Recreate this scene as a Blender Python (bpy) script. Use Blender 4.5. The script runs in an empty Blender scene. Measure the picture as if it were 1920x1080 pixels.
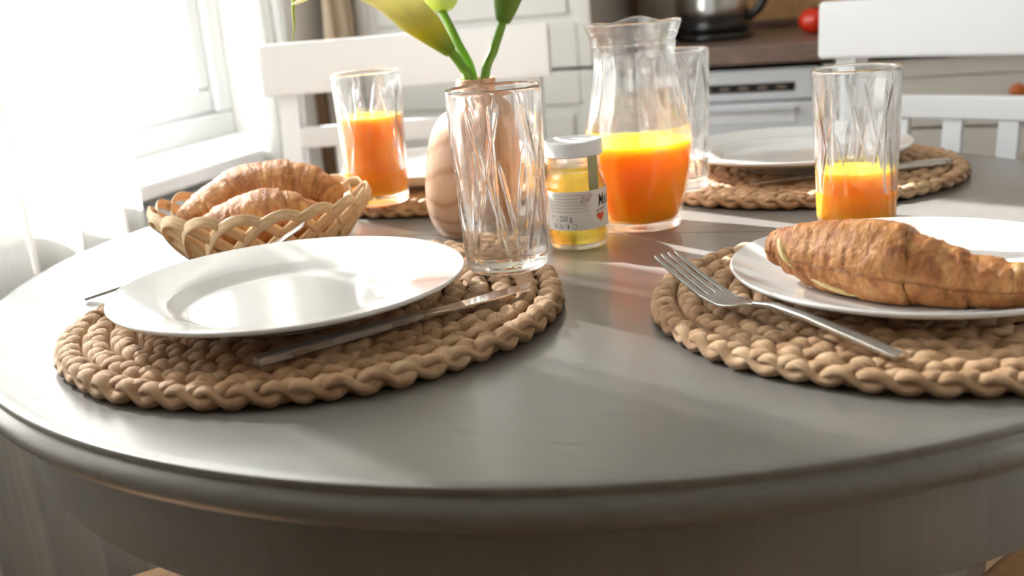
import bpy, bmesh, math, random
import numpy as np
from mathutils import Vector, Matrix, noise

# ------------------------------------------------------------------ frame of reference
# Distances in metres.  Table top at height T.  (x, y, z) "seat" coordinates: x right, y ahead of the camera,
# z above the table top; the room is turned by ROOM against them.  W() gives world coordinates (room axes).
T = 0.74
ROOM = math.radians(20)
CR, SR = math.cos(ROOM), math.sin(ROOM)
def W(x, y, z=0.0):
    return Vector((x*CR - y*SR, x*SR + y*CR, T + z))
PI = math.pi
random.seed(4)
sc = bpy.context.scene

# ------------------------------------------------------------------ camera
cam_d = bpy.data.cameras.new('camera'); cam = bpy.data.objects.new('camera', cam_d)
sc.collection.objects.link(cam); sc.camera = cam
PITCH, ROLL, CAMH = .2716, .0841, .2392
fw = Vector((0, math.cos(PITCH), -math.sin(PITCH))); ri = Vector((1, 0, 0)); up = ri.cross(fw)
R_ = ri*math.cos(ROLL) - up*math.sin(ROLL); U_ = ri*math.sin(ROLL) + up*math.cos(ROLL)
rz = Matrix.Rotation(ROOM, 3, 'Z')
m3 = rz @ Matrix((R_, U_, -fw)).transposed()
cam.matrix_world = Matrix.Translation(W(0, 0, CAMH)) @ m3.to_4x4()
cam_d.sensor_width = 36; cam_d.lens = 36*2030/1920
cam_d.clip_start = .02
cam_d.dof.use_dof = True; cam_d.dof.focus_distance = .84; cam_d.dof.aperture_fstop = 6.0

# ------------------------------------------------------------------ sky, sun, exposure
wd = bpy.data.worlds.new('world'); sc.world = wd; wd.use_nodes = True
bg = wd.node_tree.nodes['Background']
bg.inputs['Color'].default_value = (.90, .96, 1, 1); bg.inputs['Strength'].default_value = 4.5
sun_d = bpy.data.lights.new('sun_offscreen', 'SUN'); sun = bpy.data.objects.new('sun_offscreen', sun_d); sc.collection.objects.link(sun)
sun_d.energy = 15; sun_d.color = (1, .965, .91); sun_d.angle = math.radians(.8)
SUN_AZ, SUN_EL = math.radians(-28), math.radians(31)       # direction the light travels, in room axes
sd = Vector((math.cos(SUN_AZ)*math.cos(SUN_EL), math.sin(SUN_AZ)*math.cos(SUN_EL), -math.sin(SUN_EL)))
sun.rotation_euler = sd.to_track_quat('-Z', 'Y').to_euler()
sun.location = (-4, 1.5, 4)
vs = sc.view_settings
vs.view_transform = 'Standard'; vs.look = 'None'; vs.gamma = 1; vs.use_curve_mapping = False
vs.exposure = 0.95
sc.cycles.max_bounces = 14; sc.cycles.transmission_bounces = 12; sc.cycles.diffuse_bounces = 6
sc.cycles.glossy_bounces = 6; sc.cycles.transparent_max_bounces = 16
sc.cycles.sample_clamp_indirect = 6

# ------------------------------------------------------------------ mesh helpers
def link(o, parent=None):
    sc.collection.objects.link(o)
    if parent is not None: o.parent = parent
    return o
def tag(o, label=None, cat=None, group=None, kind=None):
    if label: o['label'] = label
    if cat: o['category'] = cat
    if group: o['group'] = group
    if kind: o['kind'] = kind
    return o
def empty(name, loc=(0, 0, 0), az=None, rot=None):
    """Empty at a thing's base; az turns it in seat coordinates."""
    o = bpy.data.objects.new(name, None); o.empty_display_size = .02
    o.location = loc
    if az is not None: o.rotation_euler = (0, 0, az + ROOM)
    if rot is not None: o.rotation_euler = rot
    return link(o)
def make(name, V, F, mat, parent=None, smooth=True, uv=None, loc=None, rot=None):
    me = bpy.data.meshes.new(name)
    V = V.tolist() if isinstance(V, np.ndarray) else [tuple(v) for v in V]
    F = F.tolist() if isinstance(F, np.ndarray) else F
    me.from_pydata(V, [], F)
    if uv is not None:
        idx = np.empty(len(me.loops), dtype=np.int32); me.loops.foreach_get('vertex_index', idx)
        l = me.uv_layers.new(name='UVMap'); l.data.foreach_set('uv', np.asarray(uv, dtype=np.float32)[idx].ravel())
    if smooth: me.polygons.foreach_set('use_smooth', [True]*len(me.polygons))
    me.materials.append(mat); me.update()
    o = bpy.data.objects.new(name, me)
    if loc is not None: o.location = loc
    if rot is not None: o.rotation_euler = rot
    return link(o, parent)
def from_bm(name, bm, mat, parent=None, smooth=False, loc=None, rot=None):
    bmesh.ops.recalc_face_normals(bm, faces=bm.faces)
    me = bpy.data.meshes.new(name); bm.to_mesh(me); bm.free()
    if smooth: me.polygons.foreach_set('use_smooth', [True]*len(me.polygons))
    me.materials.append(mat)
    o = bpy.data.objects.new(name, me)
    if loc is not None: o.location = loc
    if rot is not None: o.rotation_euler = rot
    return link(o, parent)
def twin(o, parent=None, loc=None, rot=None):
    c = o.copy(); sc.collection.objects.link(c)
    if parent is not None: c.parent = parent
    if loc is not None: c.location = loc
    if rot is not None: c.rotation_euler = rot
    return c
def tree_copy(root, loc, rot):
    r = twin(root, loc=loc, rot=rot)
    for ch in list(root.children):
        c = twin(ch, r)
        for g in list(ch.children): twin(g, c)
    return r
def bm_box(bm, lo, hi, bevel=0.0, seg=2, M=None):
    g = bmesh.ops.create_cube(bm, size=1)
    vs_ = g['verts']
    for v in vs_:
        v.co = Vector([(lo[i]+hi[i])/2 + v.co[i]*(hi[i]-lo[i]) for i in range(3)])
    if bevel > 0:
        es = list({e for v in vs_ for e in v.link_edges})
        r = bmesh.ops.bevel(bm, geom=es, offset=bevel, segments=seg, affect='EDGES', profile=.5)
        vs_ = list({v for f in r['faces'] for v in f.verts} | {v for v in vs_ if v.is_valid})
    if M is not None:
        bmesh.ops.transform(bm, matrix=M, verts=[v for v in vs_ if v.is_valid])
    return bm
def box(name, lo, hi, mat, parent=None, bevel=0.0, seg=2, M=None, loc=None, rot=None):
    bm = bmesh.new(); bm_box(bm, lo, hi, bevel, seg, M)
    return from_bm(name, bm, mat, parent, smooth=False, loc=loc, rot=rot)
def grid_faces(nu, nv, cu=False, cv=False):
    i = np.arange(nu if cu else nu-1); j = np.arange(nv if cv else nv-1)
    I, J = np.meshgrid(i, j, indexing='ij'); I2 = (I+1) % nu; J2 = (J+1) % nv
    return np.stack([I*nv+J, I2*nv+J, I2*nv+J2, I*nv+J2], -1).reshape(-1, 4)
def crom(P, n):
    """Catmull-Rom through points P, n samples."""
    P = np.asarray(P, float); Q = np.vstack([2*P[0]-P[1], P, 2*P[-1]-P[-2]])
    t = np.linspace(0, len(P)-1, n); k = np.minimum(t.astype(int), len(P)-2); u = (t-k)[:, None]
    a, b, c, d = Q[k], Q[k+1], Q[k+2], Q[k+3]
    return .5*((2*b)+(-a+c)*u+(2*a-5*b+4*c-d)*u*u+(-a+3*b-3*c+d)*u**3)
def lathe(name, prof, mat, parent=None, seg=64, a0=0, a1=2*PI, smooth=True, rfun=None, cap=False, loc=None, rot=None):
    prof = np.asarray(prof, float); full = abs(a1-a0) > 6.28
    th = np.linspace(a0, a1, seg, endpoint=not full)
    n = len(prof)
    A, Rr = np.meshgrid(th, prof[:, 0], indexing='ij'); Z = np.broadcast_to(prof[:, 1], Rr.shape).copy()
    Rr = Rr.copy()
    if rfun is not None: Rr, Z = rfun(A, Rr, Z)
    V = np.stack([Rr*np.cos(A), Rr*np.sin(A), Z], -1).reshape(-1, 3)
    F = grid_faces(len(th), n, full, False)[:, [0, 1, 2, 3]].tolist()
    if not full and cap:
        F.append(list(range(n))[::-1]); F.append([(len(th)-1)*n+k for k in range(n)])
    uv = np.stack([A/(2*PI), np.broadcast_to(np.linspace(0, 1, n), A.shape)], -1).reshape(-1, 2)
    o = make(name, V, F, mat, parent, smooth, uv, loc, rot)
    bm = bmesh.new(); bm.from_mesh(o.data)
    bmesh.ops.remove_doubles(bm, verts=bm.verts, dist=1e-6)
    bmesh.ops.dissolve_degenerate(bm, edges=bm.edges, dist=1e-7)
    bmesh.ops.recalc_face_normals(bm, faces=bm.faces); bm.to_mesh(o.data); bm.free()
    return o
def tube_arrays(path, rad, seg=8, flat=1.0, upv=(0, 0, 1), capped=True):
    """tube along path; rad scalar or array; flat scales the section along the second axis."""
    P = np.asarray(path, float); n = len(P); rad = np.broadcast_to(np.asarray(rad, float), (n,))
    t = np.gradient(P, axis=0); t /= np.linalg.norm(t, axis=1)[:, None]+1e-12
    upv = np.asarray(upv, float)
    s = np.cross(t, upv); ln = np.linalg.norm(s, axis=1)
    bad = ln < 1e-3
    if bad.any(): s[bad] = np.cross(t[bad], [0.31, .95, 0])
    s /= np.linalg.norm(s, axis=1)[:, None]; b = np.cross(s, t)
    a = np.linspace(0, 2*PI, seg, endpoint=False)
    V = P[:, None, :] + rad[:, None, None]*(np.cos(a)[None, :, None]*s[:, None, :] + flat*np.sin(a)[None, :, None]*b[:, None, :])
    F = grid_faces(n, seg, False, True).tolist()
    if capped:
        F.append(list(range(seg))); F.append([(n-1)*seg+k for k in range(seg)][::-1])
    ln = np.concatenate([[0], np.cumsum(np.linalg.norm(np.diff(P, axis=0), axis=1))])
    uv = np.stack([np.repeat(ln, seg), np.tile(a/(2*PI), n)], -1)
    return V.reshape(-1, 3), F, uv
def tube(name, path, rad, mat, parent=None, seg=10, flat=1.0, upv=(0, 0, 1), loc=None, rot=None):
    V, F, uv = tube_arrays(path, rad, seg, flat, upv)
    return make(name, V, F, mat, parent, True, uv, loc, rot)
def join_arrays(parts):
    Vs, Fs, Us, k = [], [], [], 0
    for V, F, U in parts:
        Vs.append(V); Us.append(U); Fs += [[i+k for i in f] for f in F]; k += len(V)
    return np.vstack(Vs), Fs, np.vstack(Us)
def strip(name, rows, mat, parent=None, smooth=False, bev=.0):
    """bar with rectangular section: rows of (s, centre_t, half_width, z_mid, half_thickness)"""
    V = []
    for s, c, hw, z, ht in rows:
        k = min(hw, ht)*.35
        V += [(s, c-hw+k, z-ht), (s, c+hw-k, z-ht), (s, c+hw, z-ht+k), (s, c+hw, z+ht-k), (s, c+hw-k, z+ht), (s, c-hw+k, z+ht), (s, c-hw, z+ht-k), (s, c-hw, z-ht+k)]
    F = grid_faces(len(rows), 8, False, True).tolist()
    F.append(list(range(8))[::-1]); F.append([(len(rows)-1)*8+i for i in range(8)])
    bm = bmesh.new()
    vv = [bm.verts.new(v) for v in V]
    for f in F: bm.faces.new([vv[i] for i in f])
    o = from_bm(name, bm, mat, parent)
    if smooth:
        o.data.polygons.foreach_set('use_smooth', [True]*len(o.data.polygons))
        o.data.set_sharp_from_angle(angle=math.radians(35))
    return o

# ------------------------------------------------------------------ material helpers
def mat(name, col=(.8, .8, .8), rough=.5, **kw):
    m = bpy.data.materials.new(name); m.use_nodes = True
    b = m.node_tree.nodes['Principled BSDF']
    b.inputs['Base Color'].default_value = (*col, 1); b.inputs['Roughness'].default_value = rough
    for k, v in kw.items():
        b.inputs[k.replace('_', ' ')].default_value = v if not isinstance(v, tuple) else (*v, 1) if len(v) == 3 and 'Radius' not in k else v
    return m
def nd(m, t, **inp):
    n = m.node_tree.nodes.new(t)
    for k, v in inp.items():
        if k in n.inputs: n.inputs[k].default_value = v
        else: setattr(n, k, v)
    return n
def lk(m, a, b): m.node_tree.links.new(a, b)
def bsdf(m): return m.node_tree.nodes['Principled BSDF']
def ramp(m, fac, stops):
    r = nd(m, 'ShaderNodeValToRGB'); e = r.color_ramp.elements
    while len(e) < len(stops): e.new(.5)
    for i, (p, c) in enumerate(stops):
        e[i].position = p; e[i].color = (*c, 1)
    lk(m, fac, r.inputs['Fac']); return r.outputs['Color']
def coords(m, out='Object', scale=(1, 1, 1), rot=(0, 0, 0)):
    c = nd(m, 'ShaderNodeTexCoord'); mp = nd(m, 'ShaderNodeMapping')
    mp.inputs['Scale'].default_value = scale; mp.inputs['Rotation'].default_value = rot
    lk(m, c.outputs[out], mp.inputs['Vector']); return mp.outputs['Vector']
def noise_tex(m, vec, scale=5, detail=3, rough=.5, dist=0):
    n = nd(m, 'ShaderNodeTexNoise'); n.inputs['Scale'].default_value = scale; n.inputs['Detail'].default_value = detail
    n.inputs['Roughness'].default_value = rough; n.inputs['Distortion'].default_value = dist
    lk(m, vec, n.inputs['Vector']); return n.outputs['Fac']
def bump(m, h, strength=.3, dist=.001, prev=None):
    b = nd(m, 'ShaderNodeBump'); b.inputs['Strength'].default_value = strength; b.inputs['Distance'].default_value = dist
    lk(m, h, b.inputs['Height'])
    if prev is not None: lk(m, prev, b.inputs['Normal'])
    return b.outputs['Normal']
def mixc(m, fac, a, b, mode='MIX'):
    n = nd(m, 'ShaderNodeMix'); n.data_type = 'RGBA'; n.blend_type = mode
    for s, v in ((n.inputs[0], fac), (n.inputs[6], a), (n.inputs[7], b)):
        if isinstance(v, (int, float)): s.default_value = v
        elif isinstance(v, tuple): s.default_value = (*v, 1)
        else: lk(m, v, s)
    return n.outputs[2]

M = {}
# table paint: warm grey satin lacquer with faint brush marks
m = M['table'] = mat('table_paint', (.10, .088, .078), .33, Coat_Weight=.5, Coat_Roughness=.24)
v = coords(m, 'Object', (2.2, 60, 2.2)); n = noise_tex(m, v, 6, 4)
lk(m, ramp(m, n, [(.3, (.150, .145, .138)), (.7, (.176, .171, .163))]), bsdf(m).inputs['Base Color'])
lk(m, ramp(m, n, [(.2, (.26,)*3), (.8, (.38,)*3)]), bsdf(m).inputs['Roughness'])
lk(m, bump(m, n, .12, .0006), bsdf(m).inputs['Normal'])
m = M['white'] = mat('white_paint', (.73, .75, .775), .38)
m = M['ceramic'] = mat('white_porcelain', (.74, .74, .74), .12, Coat_Weight=.4, Coat_Roughness=.04)
m = M['glass'] = mat('clear_glass', (1, 1, 1), .0, IOR=1.47, Transmission_Weight=1.0)
tr = nd(m, 'ShaderNodeBsdfTransparent'); mx = nd(m, 'ShaderNodeMixShader'); mx.inputs[0].default_value = .12
lk(m, bsdf(m).outputs[0], mx.inputs[1]); lk(m, tr.outputs[0], mx.inputs[2]); lk(m, mx.outputs[0], m.node_tree.nodes['Material Output'].inputs['Surface'])
M['glass_smooth'] = m.copy(); M['glass_smooth'].name = 'smooth_clear_glass'
for n_ in M['glass_smooth'].node_tree.nodes:
    if n_.type == 'MIX_SHADER': n_.inputs[0].default_value = .45
m = M['juice'] = mat('orange_juice', (1.0, .47, .012), .25, Subsurface_Weight=1.0, Subsurface_Scale=.05)
bsdf(m).inputs['Subsurface Radius'].default_value = (1.0, .45, .08)
m = M['honey'] = mat('honey', (.98, .80, .20), .0, IOR=1.42, Transmission_Weight=1.0)
tr = nd(m, 'ShaderNodeBsdfTransparent'); tr.inputs['Color'].default_value = (1, .84, .22, 1); mx = nd(m, 'ShaderNodeMixShader'); mx.inputs[0].default_value = .4
lk(m, bsdf(m).outputs[0], mx.inputs[1]); lk(m, tr.outputs[0], mx.inputs[2]); lk(m, mx.outputs[0], m.node_tree.nodes['Material Output'].inputs['Surface'])
m = M['steel'] = mat('brushed_steel', (.55, .54, .52), .28, Metallic=1.0)
v = coords(m, 'Object', (12, 900, 12)); n = noise_tex(m, v, 4, 2)
lk(m, ramp(m, n, [(.2, (.22,)*3), (.8, (.36,)*3)]), bsdf(m).inputs['Roughness'])
m = M['polished'] = mat('polished_steel', (.66, .65, .63), .10, Metallic=1.0)
# water hyacinth straw
m = M['straw'] = mat('hyacinth_straw', (.55, .36, .2), .62)
u = coords(m, 'UV', (14, 26, 1)); fib = noise_tex(m, u, 3.0, 4, .6, .4)
o_ = coords(m, 'Object', (1, 1, 1)); big = noise_tex(m, o_, 75, 2); mid = noise_tex(m, o_, 14, 2)
c1 = ramp(m, big, [(.30, (.44, .275, .15)), (.52, (.66, .46, .285)), (.72, (.78, .60, .41))])
c2 = ramp(m, fib, [(.30, (.60, .50, .40)), (.52, (1, 1, 1)), (.75, (1.12, 1.08, 1.0))])
c3 = ramp(m, mid, [(.35, (.84, .72, .62)), (.65, (1.10, 1.07, 1.02))])
lk(m, mixc(m, 1.0, mixc(m, 1.0, c1, c2, 'MULTIPLY'), c3, 'MULTIPLY'), bsdf(m).inputs['Base Color'])
lk(m, bump(m, fib, .8, .0016), bsdf(m).inputs['Normal'])
# basket splints
m = M['splint'] = mat('basket_splint', (.72, .47, .25), .5)
u = coords(m, 'UV', (30, 9, 1)); fib = noise_tex(m, u, 2.0, 3, .5)
lk(m, ramp(m, fib, [(.3, (.66, .43, .23)), (.6, (.84, .62, .38)), (.8, (.90, .72, .50))]), bsdf(m).inputs['Base Color'])
lk(m, bump(m, fib, .25, .0006), bsdf(m).inputs['Normal'])
# croissant crust
m = M['crust'] = mat('croissant_crust', (.6, .3, .1), .45, Subsurface_Weight=.08, Subsurface_Scale=.006)
u = coords(m, 'UV', (1, 1, 1)); o_ = coords(m, 'Object', (1, 1, 1))
wr = noise_tex(m, coords(m, 'UV', (60, 7, 1)), 2.2, 5, .65, .8); fl = noise_tex(m, o_, 120, 5, .65, 1.2); blot = noise_tex(m, o_, 55, 5, .68, .8)
cc = ramp(m, blot, [(.28, (.76, .47, .20)), (.42, (.62, .30, .105)), (.55, (.50, .20, .062)), (.72, (.29, .095, .032))])
lite = ramp(m, wr, [(.28, (.58, .46, .36)), (.48, (1, 1, 1)), (.72, (1.22, 1.24, 1.2))])
lk(m, mixc(m, 1.0, cc, lite, 'MULTIPLY'), bsdf(m).inputs['Base Color'])
lk(m, bump(m, fl, .7, .0028, bump(m, wr, .8, .0026)), bsdf(m).inputs['Normal'])
m = M['crumb'] = mat('croissant_pale_dough', (.80, .62, .28), .55, Subsurface_Weight=.1, Subsurface_Scale=.005)
fl = noise_tex(m, coords(m, 'Object'), 130, 4, .6, 1)
lk(m, ramp(m, fl, [(.3, (.66, .42, .14)), (.6, (.84, .70, .36))]), bsdf(m).inputs['Base Color'])
lk(m, bump(m, fl, .5, .0018), bsdf(m).inputs['Normal'])
# turned pale wood
m = M['vase_wood'] = mat('pale_turned_wood', (.7, .45, .3), .42)
v = coords(m, 'Object', (1, 1, 1), (.25, .95, .2))
w = nd(m, 'ShaderNodeTexWave', wave_type='RINGS', rings_direction='X'); w.inputs['Scale'].default_value = 30
w.inputs['Distortion'].default_value = 3.5; w.inputs['Detail'].default_value = 2; w.inputs['Detail Scale'].default_value = .8
lk(m, v, w.inputs['Vector'])
lk(m, ramp(m, w.outputs['Fac'], [(.0, (.50, .26, .145)), (.25, (.62, .365, .225)), (1, (.68, .43, .28))]), bsdf(m).inputs['Base Color'])
# lilies
m = M['stem'] = mat('lily_stem', (.10, .27, .02), .4, Subsurface_Weight=.1, Subsurface_Scale=.004)
u = coords(m, 'UV', (4, 3, 1)); lk(m, ramp(m, noise_tex(m, u, 3, 2), [(.3, (.07, .20, .012)), (.7, (.20, .42, .03))]), bsdf(m).inputs['Base Color'])
m = M['tail'] = mat('lily_tip_green', (.42, .55, .10), .5)
def spathe_mat(name, a, b, c):
    m = mat(name, b, .45)
    cr = nd(m, 'ShaderNodeTexCoord'); sp = nd(m, 'ShaderNodeSeparateXYZ'); lk(m, cr.outputs['UV'], sp.inputs[0])
    col = ramp(m, sp.outputs['X'], [(.0, a), (.30, b), (.92, c)])
    lk(m, col, bsdf(m).inputs['Base Color'])
    tr = nd(m, 'ShaderNodeBsdfTranslucent'); lk(m, col, tr.inputs['Color'])
    mx = nd(m, 'ShaderNodeMixShader'); mx.inputs[0].default_value = .4
    out = m.node_tree.nodes['Material Output']
    lk(m, bsdf(m).outputs[0], mx.inputs[1]); lk(m, tr.outputs[0], mx.inputs[2]); lk(m, mx.outputs[0], out.inputs['Surface'])
    return m
M['spathe_yellow'] = spathe_mat('lily_spathe_yellow_green', (.13, .30, .015), (.66, .62, .03), (.95, .93, .62))
M['spathe_white'] = spathe_mat('lily_spathe_white', (.50, .66, .14), (.86, .90, .62), (.93, .93, .85))
M['spathe_green'] = spathe_mat('lily_spathe_green', (.10, .27, .02), (.17, .30, .03), (.80, .86, .55))
m = M['spadix'] = mat('lily_spadix', (.85, .58, .05), .6)
m = M['lid'] = mat('white_enamel_lid', (.74, .75, .77), .35)
m = M['paper'] = mat('label_paper', (.74, .70, .66), .55)
m = M['ink'] = mat('dark_ink', (.03, .025, .025), .6)
m = M['ink_grey'] = mat('grey_ink', (.36, .33, .32), .6)
m = M['ink_rose'] = mat('rose_ink', (.42, .22, .24), .6)
m = M['ink_red'] = mat('red_ink', (.72, .10, .03), .5)
m = M['seal'] = mat('olive_paper_seal', (.32, .32, .16), .6)
m = M['seat'] = mat('tan_chair_seat', (.46, .26, .12), .6)
v = coords(m, 'Object', (3, 40, 3)); lk(m, ramp(m, noise_tex(m, v, 5, 3), [(.3, (.38, .20, .085)), (.7, (.52, .30, .145))]), bsdf(m).inputs['Base Color'])
m = M['cream'] = mat('cream_cabinet_lacquer', (.58, .555, .51), .35)
m = M['appliance'] = mat('white_appliance', (.60, .62, .64), .3)
m = M['black'] = mat('black_plastic', (.012, .012, .012), .25)
m = M['gasket'] = mat('dark_gasket', (.02, .022, .02), .6)
m = M['counter'] = mat('brown_laminate', (.17, .11, .085), .35)
lk(m, ramp(m, noise_tex(m, coords(m, 'Object', (3, 25, 25)), 6, 4), [(.3, (.135, .086, .068)), (.7, (.215, .148, .118))]), bsdf(m).inputs['Base Color'])
m = M['splash'] = mat('wood_backsplash', (.55, .30, .12), .5)
lk(m, ramp(m, noise_tex(m, coords(m, 'Object', (30, 3, 3)), 3, 4, .5, .6), [(.3, (.66, .38, .16)), (.7, (.80, .52, .27))]), bsdf(m).inputs['Base Color'])
m = M['tomato'] = mat('tomato_red', (.62, .025, .008), .18)
m = M['calyx'] = mat('tomato_green', (.05, .09, .015), .6)
m = M['knob'] = mat('orange_brown_knob', (.50, .13, .03), .35)
m = M['taupe'] = mat('taupe_metal', (.24, .20, .165), .4, Metallic=.3)
m = M['wall'] = mat('warm_white_wall', (.86, .845, .81), .8)
n = noise_tex(m, coords(m, 'Object'), 60, 3); lk(m, bump(m, n, .08, .002), bsdf(m).inputs['Normal'])
m = M['ceil'] = mat('ceiling_white', (.82, .82, .80), .85)
m = M['floor'] = mat('tan_wood_floor', (.42, .27, .15), .4)
br = nd(m, 'ShaderNodeTexBrick'); br.inputs['Scale'].default_value = 1; br.inputs['Brick Width'].default_value = 1.2; br.inputs['Row Height'].default_value = .19
br.inputs['Mortar Size'].default_value = .003; br.inputs['Color1'].default_value = (.40, .255, .14, 1); br.inputs['Color2'].default_value = (.48, .31, .18, 1); br.inputs['Mortar'].default_value = (.16, .10, .06, 1)
lk(m, coords(m, 'Object'), br.inputs['Vector']); lk(m, br.outputs['Color'], bsdf(m).inputs['Base Color'])
m = M['ground'] = mat('pale_paving', (.50, .50, .47), .8)
m = M['sillm'] = mat('sill_white', (.84, .84, .84), .4)
m = M['radiator'] = mat('radiator_enamel', (.74, .76, .78), .4)
m = M['pvc'] = mat('window_frame_white', (.85, .86, .86), .35)
m = M['linen'] = mat('beige_linen', (.62, .50, .37), .85)
n = noise_tex(m, coords(m, 'Object', (90, 90, 90)), 6, 2); lk(m, bump(m, n, .2, .001), bsdf(m).inputs['Normal'])
m = M['brown_wood'] = mat('dark_brown_wood', (.16, .085, .04), .5)
# thin window pane
m = M['pane'] = bpy.data.materials.new('window_pane'); m.use_nodes = True
m.node_tree.nodes.remove(bsdf(m))
t_ = nd(m, 'ShaderNodeBsdfTransparent'); g_ = nd(m, 'ShaderNodeBsdfGlossy'); g_.inputs['Roughness'].default_value = .02
x_ = nd(m, 'ShaderNodeMixShader'); x_.inputs[0].default_value = .05; lk(m, t_.outputs[0], x_.inputs[1]); lk(m, g_.outputs[0], x_.inputs[2])
lk(m, x_.outputs[0], m.node_tree.nodes['Material Output'].inputs['Surface'])
# sheer curtain voile
m = M['voile'] = bpy.data.materials.new('sheer_voile'); m.use_nodes = True
m.node_tree.nodes.remove(bsdf(m))
t_ = nd(m, 'ShaderNodeBsdfTransparent'); d_ = nd(m, 'ShaderNodeBsdfDiffuse'); l_ = nd(m, 'ShaderNodeBsdfTranslucent')
d_.inputs['Color'].default_value = (.80, .79, .76, 1); l_.inputs['Color'].default_value = (.72, .71, .68, 1)
a_ = nd(m, 'ShaderNodeMixShader'); a_.inputs[0].default_value = .6
lk(m, d_.outputs[0], a_.inputs[1]); lk(m, l_.outputs[0], a_.inputs[2])
b_ = nd(m, 'ShaderNodeMixShader')
wv = noise_tex(m, coords(m, 'UV', (220, 6, 1)), 3, 2)
lk(m, ramp(m, wv, [(.3, (.76,)*3), (.7, (.88,)*3)]), b_.inputs[0])
lk(m, t_.outputs[0], b_.inputs[1]); lk(m, a_.outputs[0], b_.inputs[2])
lk(m, b_.outputs[0], m.node_tree.nodes['Material Output'].inputs['Surface'])

# ================================================================== THE ROOM (world = room axes: X along the kitchen, Y towards it)
XL, XR, YB, YK, ZC = -1.25, 1.75, -3.2, 2.95, 2.50
def struct(o): o['kind'] = 'structure'; return o
struct(box('floor', (XL-.3, YB-.2, -.06), (XR+.2, YK+.2, 0), M['floor']))
struct(box('ceiling', (XL-.3, YB-.2, ZC), (XR+.2, YK+.2, ZC+.1), M['ceil']))
struct(box('wall_right', (XR, YB-.2, 0), (XR+.2, YK+.2, ZC), M['wall']))
struct(box('wall_rear', (XL-.3, YB-.2, 0), (XR, YB, ZC), M['wall']))
struct(box('wall_kitchen', (XL-.3, YK, 0), (XR, YK+.2, ZC), M['wall']))
WY0, WY1, WZ0, WZ1 = .30, 1.99, T+.0, 2.26
bm = bmesh.new()
for (a, b) in ((YB, WY0), (WY1, YK)): bm_box(bm, (XL-.3, a, 0), (XL, b, ZC))
for (a, b) in ((WY0, WY1),):
    bm_box(bm, (XL-.3, a, 0), (XL, b, WZ0-.04)); bm_box(bm, (XL-.3, a, WZ1), (XL, b, ZC))
struct(from_bm('wall_window', bm, M['wall']))
def window(name, y0, y1):
    win = struct(empty(name, (XL-.10, (y0+y1)/2, WZ0)))
    wl, wh = (y1-y0), (WZ1-WZ0)
    def bar(n_, a, b, z0, z1, th, parent):
        return box(n_, (-th, a, z0), (th, b, z1), M['pvc'], parent, .006)
    bar('frame_rail', -wl/2, wl/2, -.03, .035, .035, win); bar('frame_rail', -wl/2, wl/2, wh-.05, wh, .035, win)
    bar('frame_stile', -wl/2, -wl/2+.05, .036, wh-.051, .035, win); bar('frame_stile', wl/2-.05, wl/2, .036, wh-.051, .035, win)
    bar('mullion', -.03, .03, .036, wh-.051, .035, win)
    for s in (-1, 1):
        a, b = (-wl/2+.052, -.032) if s < 0 else (.032, wl/2-.052)
        sash = bar('sash', a, b, .038, .085, .022, win)
        for (n_, p, q, z0, z1) in (('sash_rail', a, b, wh-.10, wh-.053), ('sash_stile', a, a+.045, .086, wh-.101), ('sash_stile', b-.045, b, .086, wh-.101)):
            bar(n_, p, q, z0, z1, .022, sash)
        box('pane', (-.002, a+.046, .086), (.002, b-.046, wh-.101), M['pane'], sash)
window('window_1', WY0, WY1)
sill = struct(box('trim_1', (XL-.07, WY0-.06, T-.04), (-1.10, WY1+.04, T-.012), M['sillm'], bevel=.006))
tag(sill, 'white window sill board above the radiator')
struct(box('ground', (-60, -40, -.9), (XL-.6, 60, -.8), M['ground']))
struct(box('baseboard_left', (XL, YB, 0), (XL+.015, YK, .08), M['sillm']))

# ------------------------------------------------------------------ radiator, curtains, hanging cloth
rad = tag(empty('radiator', (-1.19, 1.25, .10)), 'pale grey ribbed radiator under the window sill', 'radiator')
box('header_pipe', (-.012, -.46, .03), (.012, .46, .06), M['radiator'], rad, .006)
box('header_pipe', (-.012, -.46, .52), (.012, .46, .55), M['radiator'], rad, .006)
fin = box('fin', (-.032, -.0165, 0), (.032, .0165, .575), M['radiator'], rad, .008); fin.location = (0, -.45, 0)
for k in range(1, 25): twin(fin, rad, (0, -.45+k*.0375, 0))
for yy in (-.38, .38): box('foot', (-.015, yy-.012, -.10), (.015, yy+.012, .03), M['radiator'], rad, .004)

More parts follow.
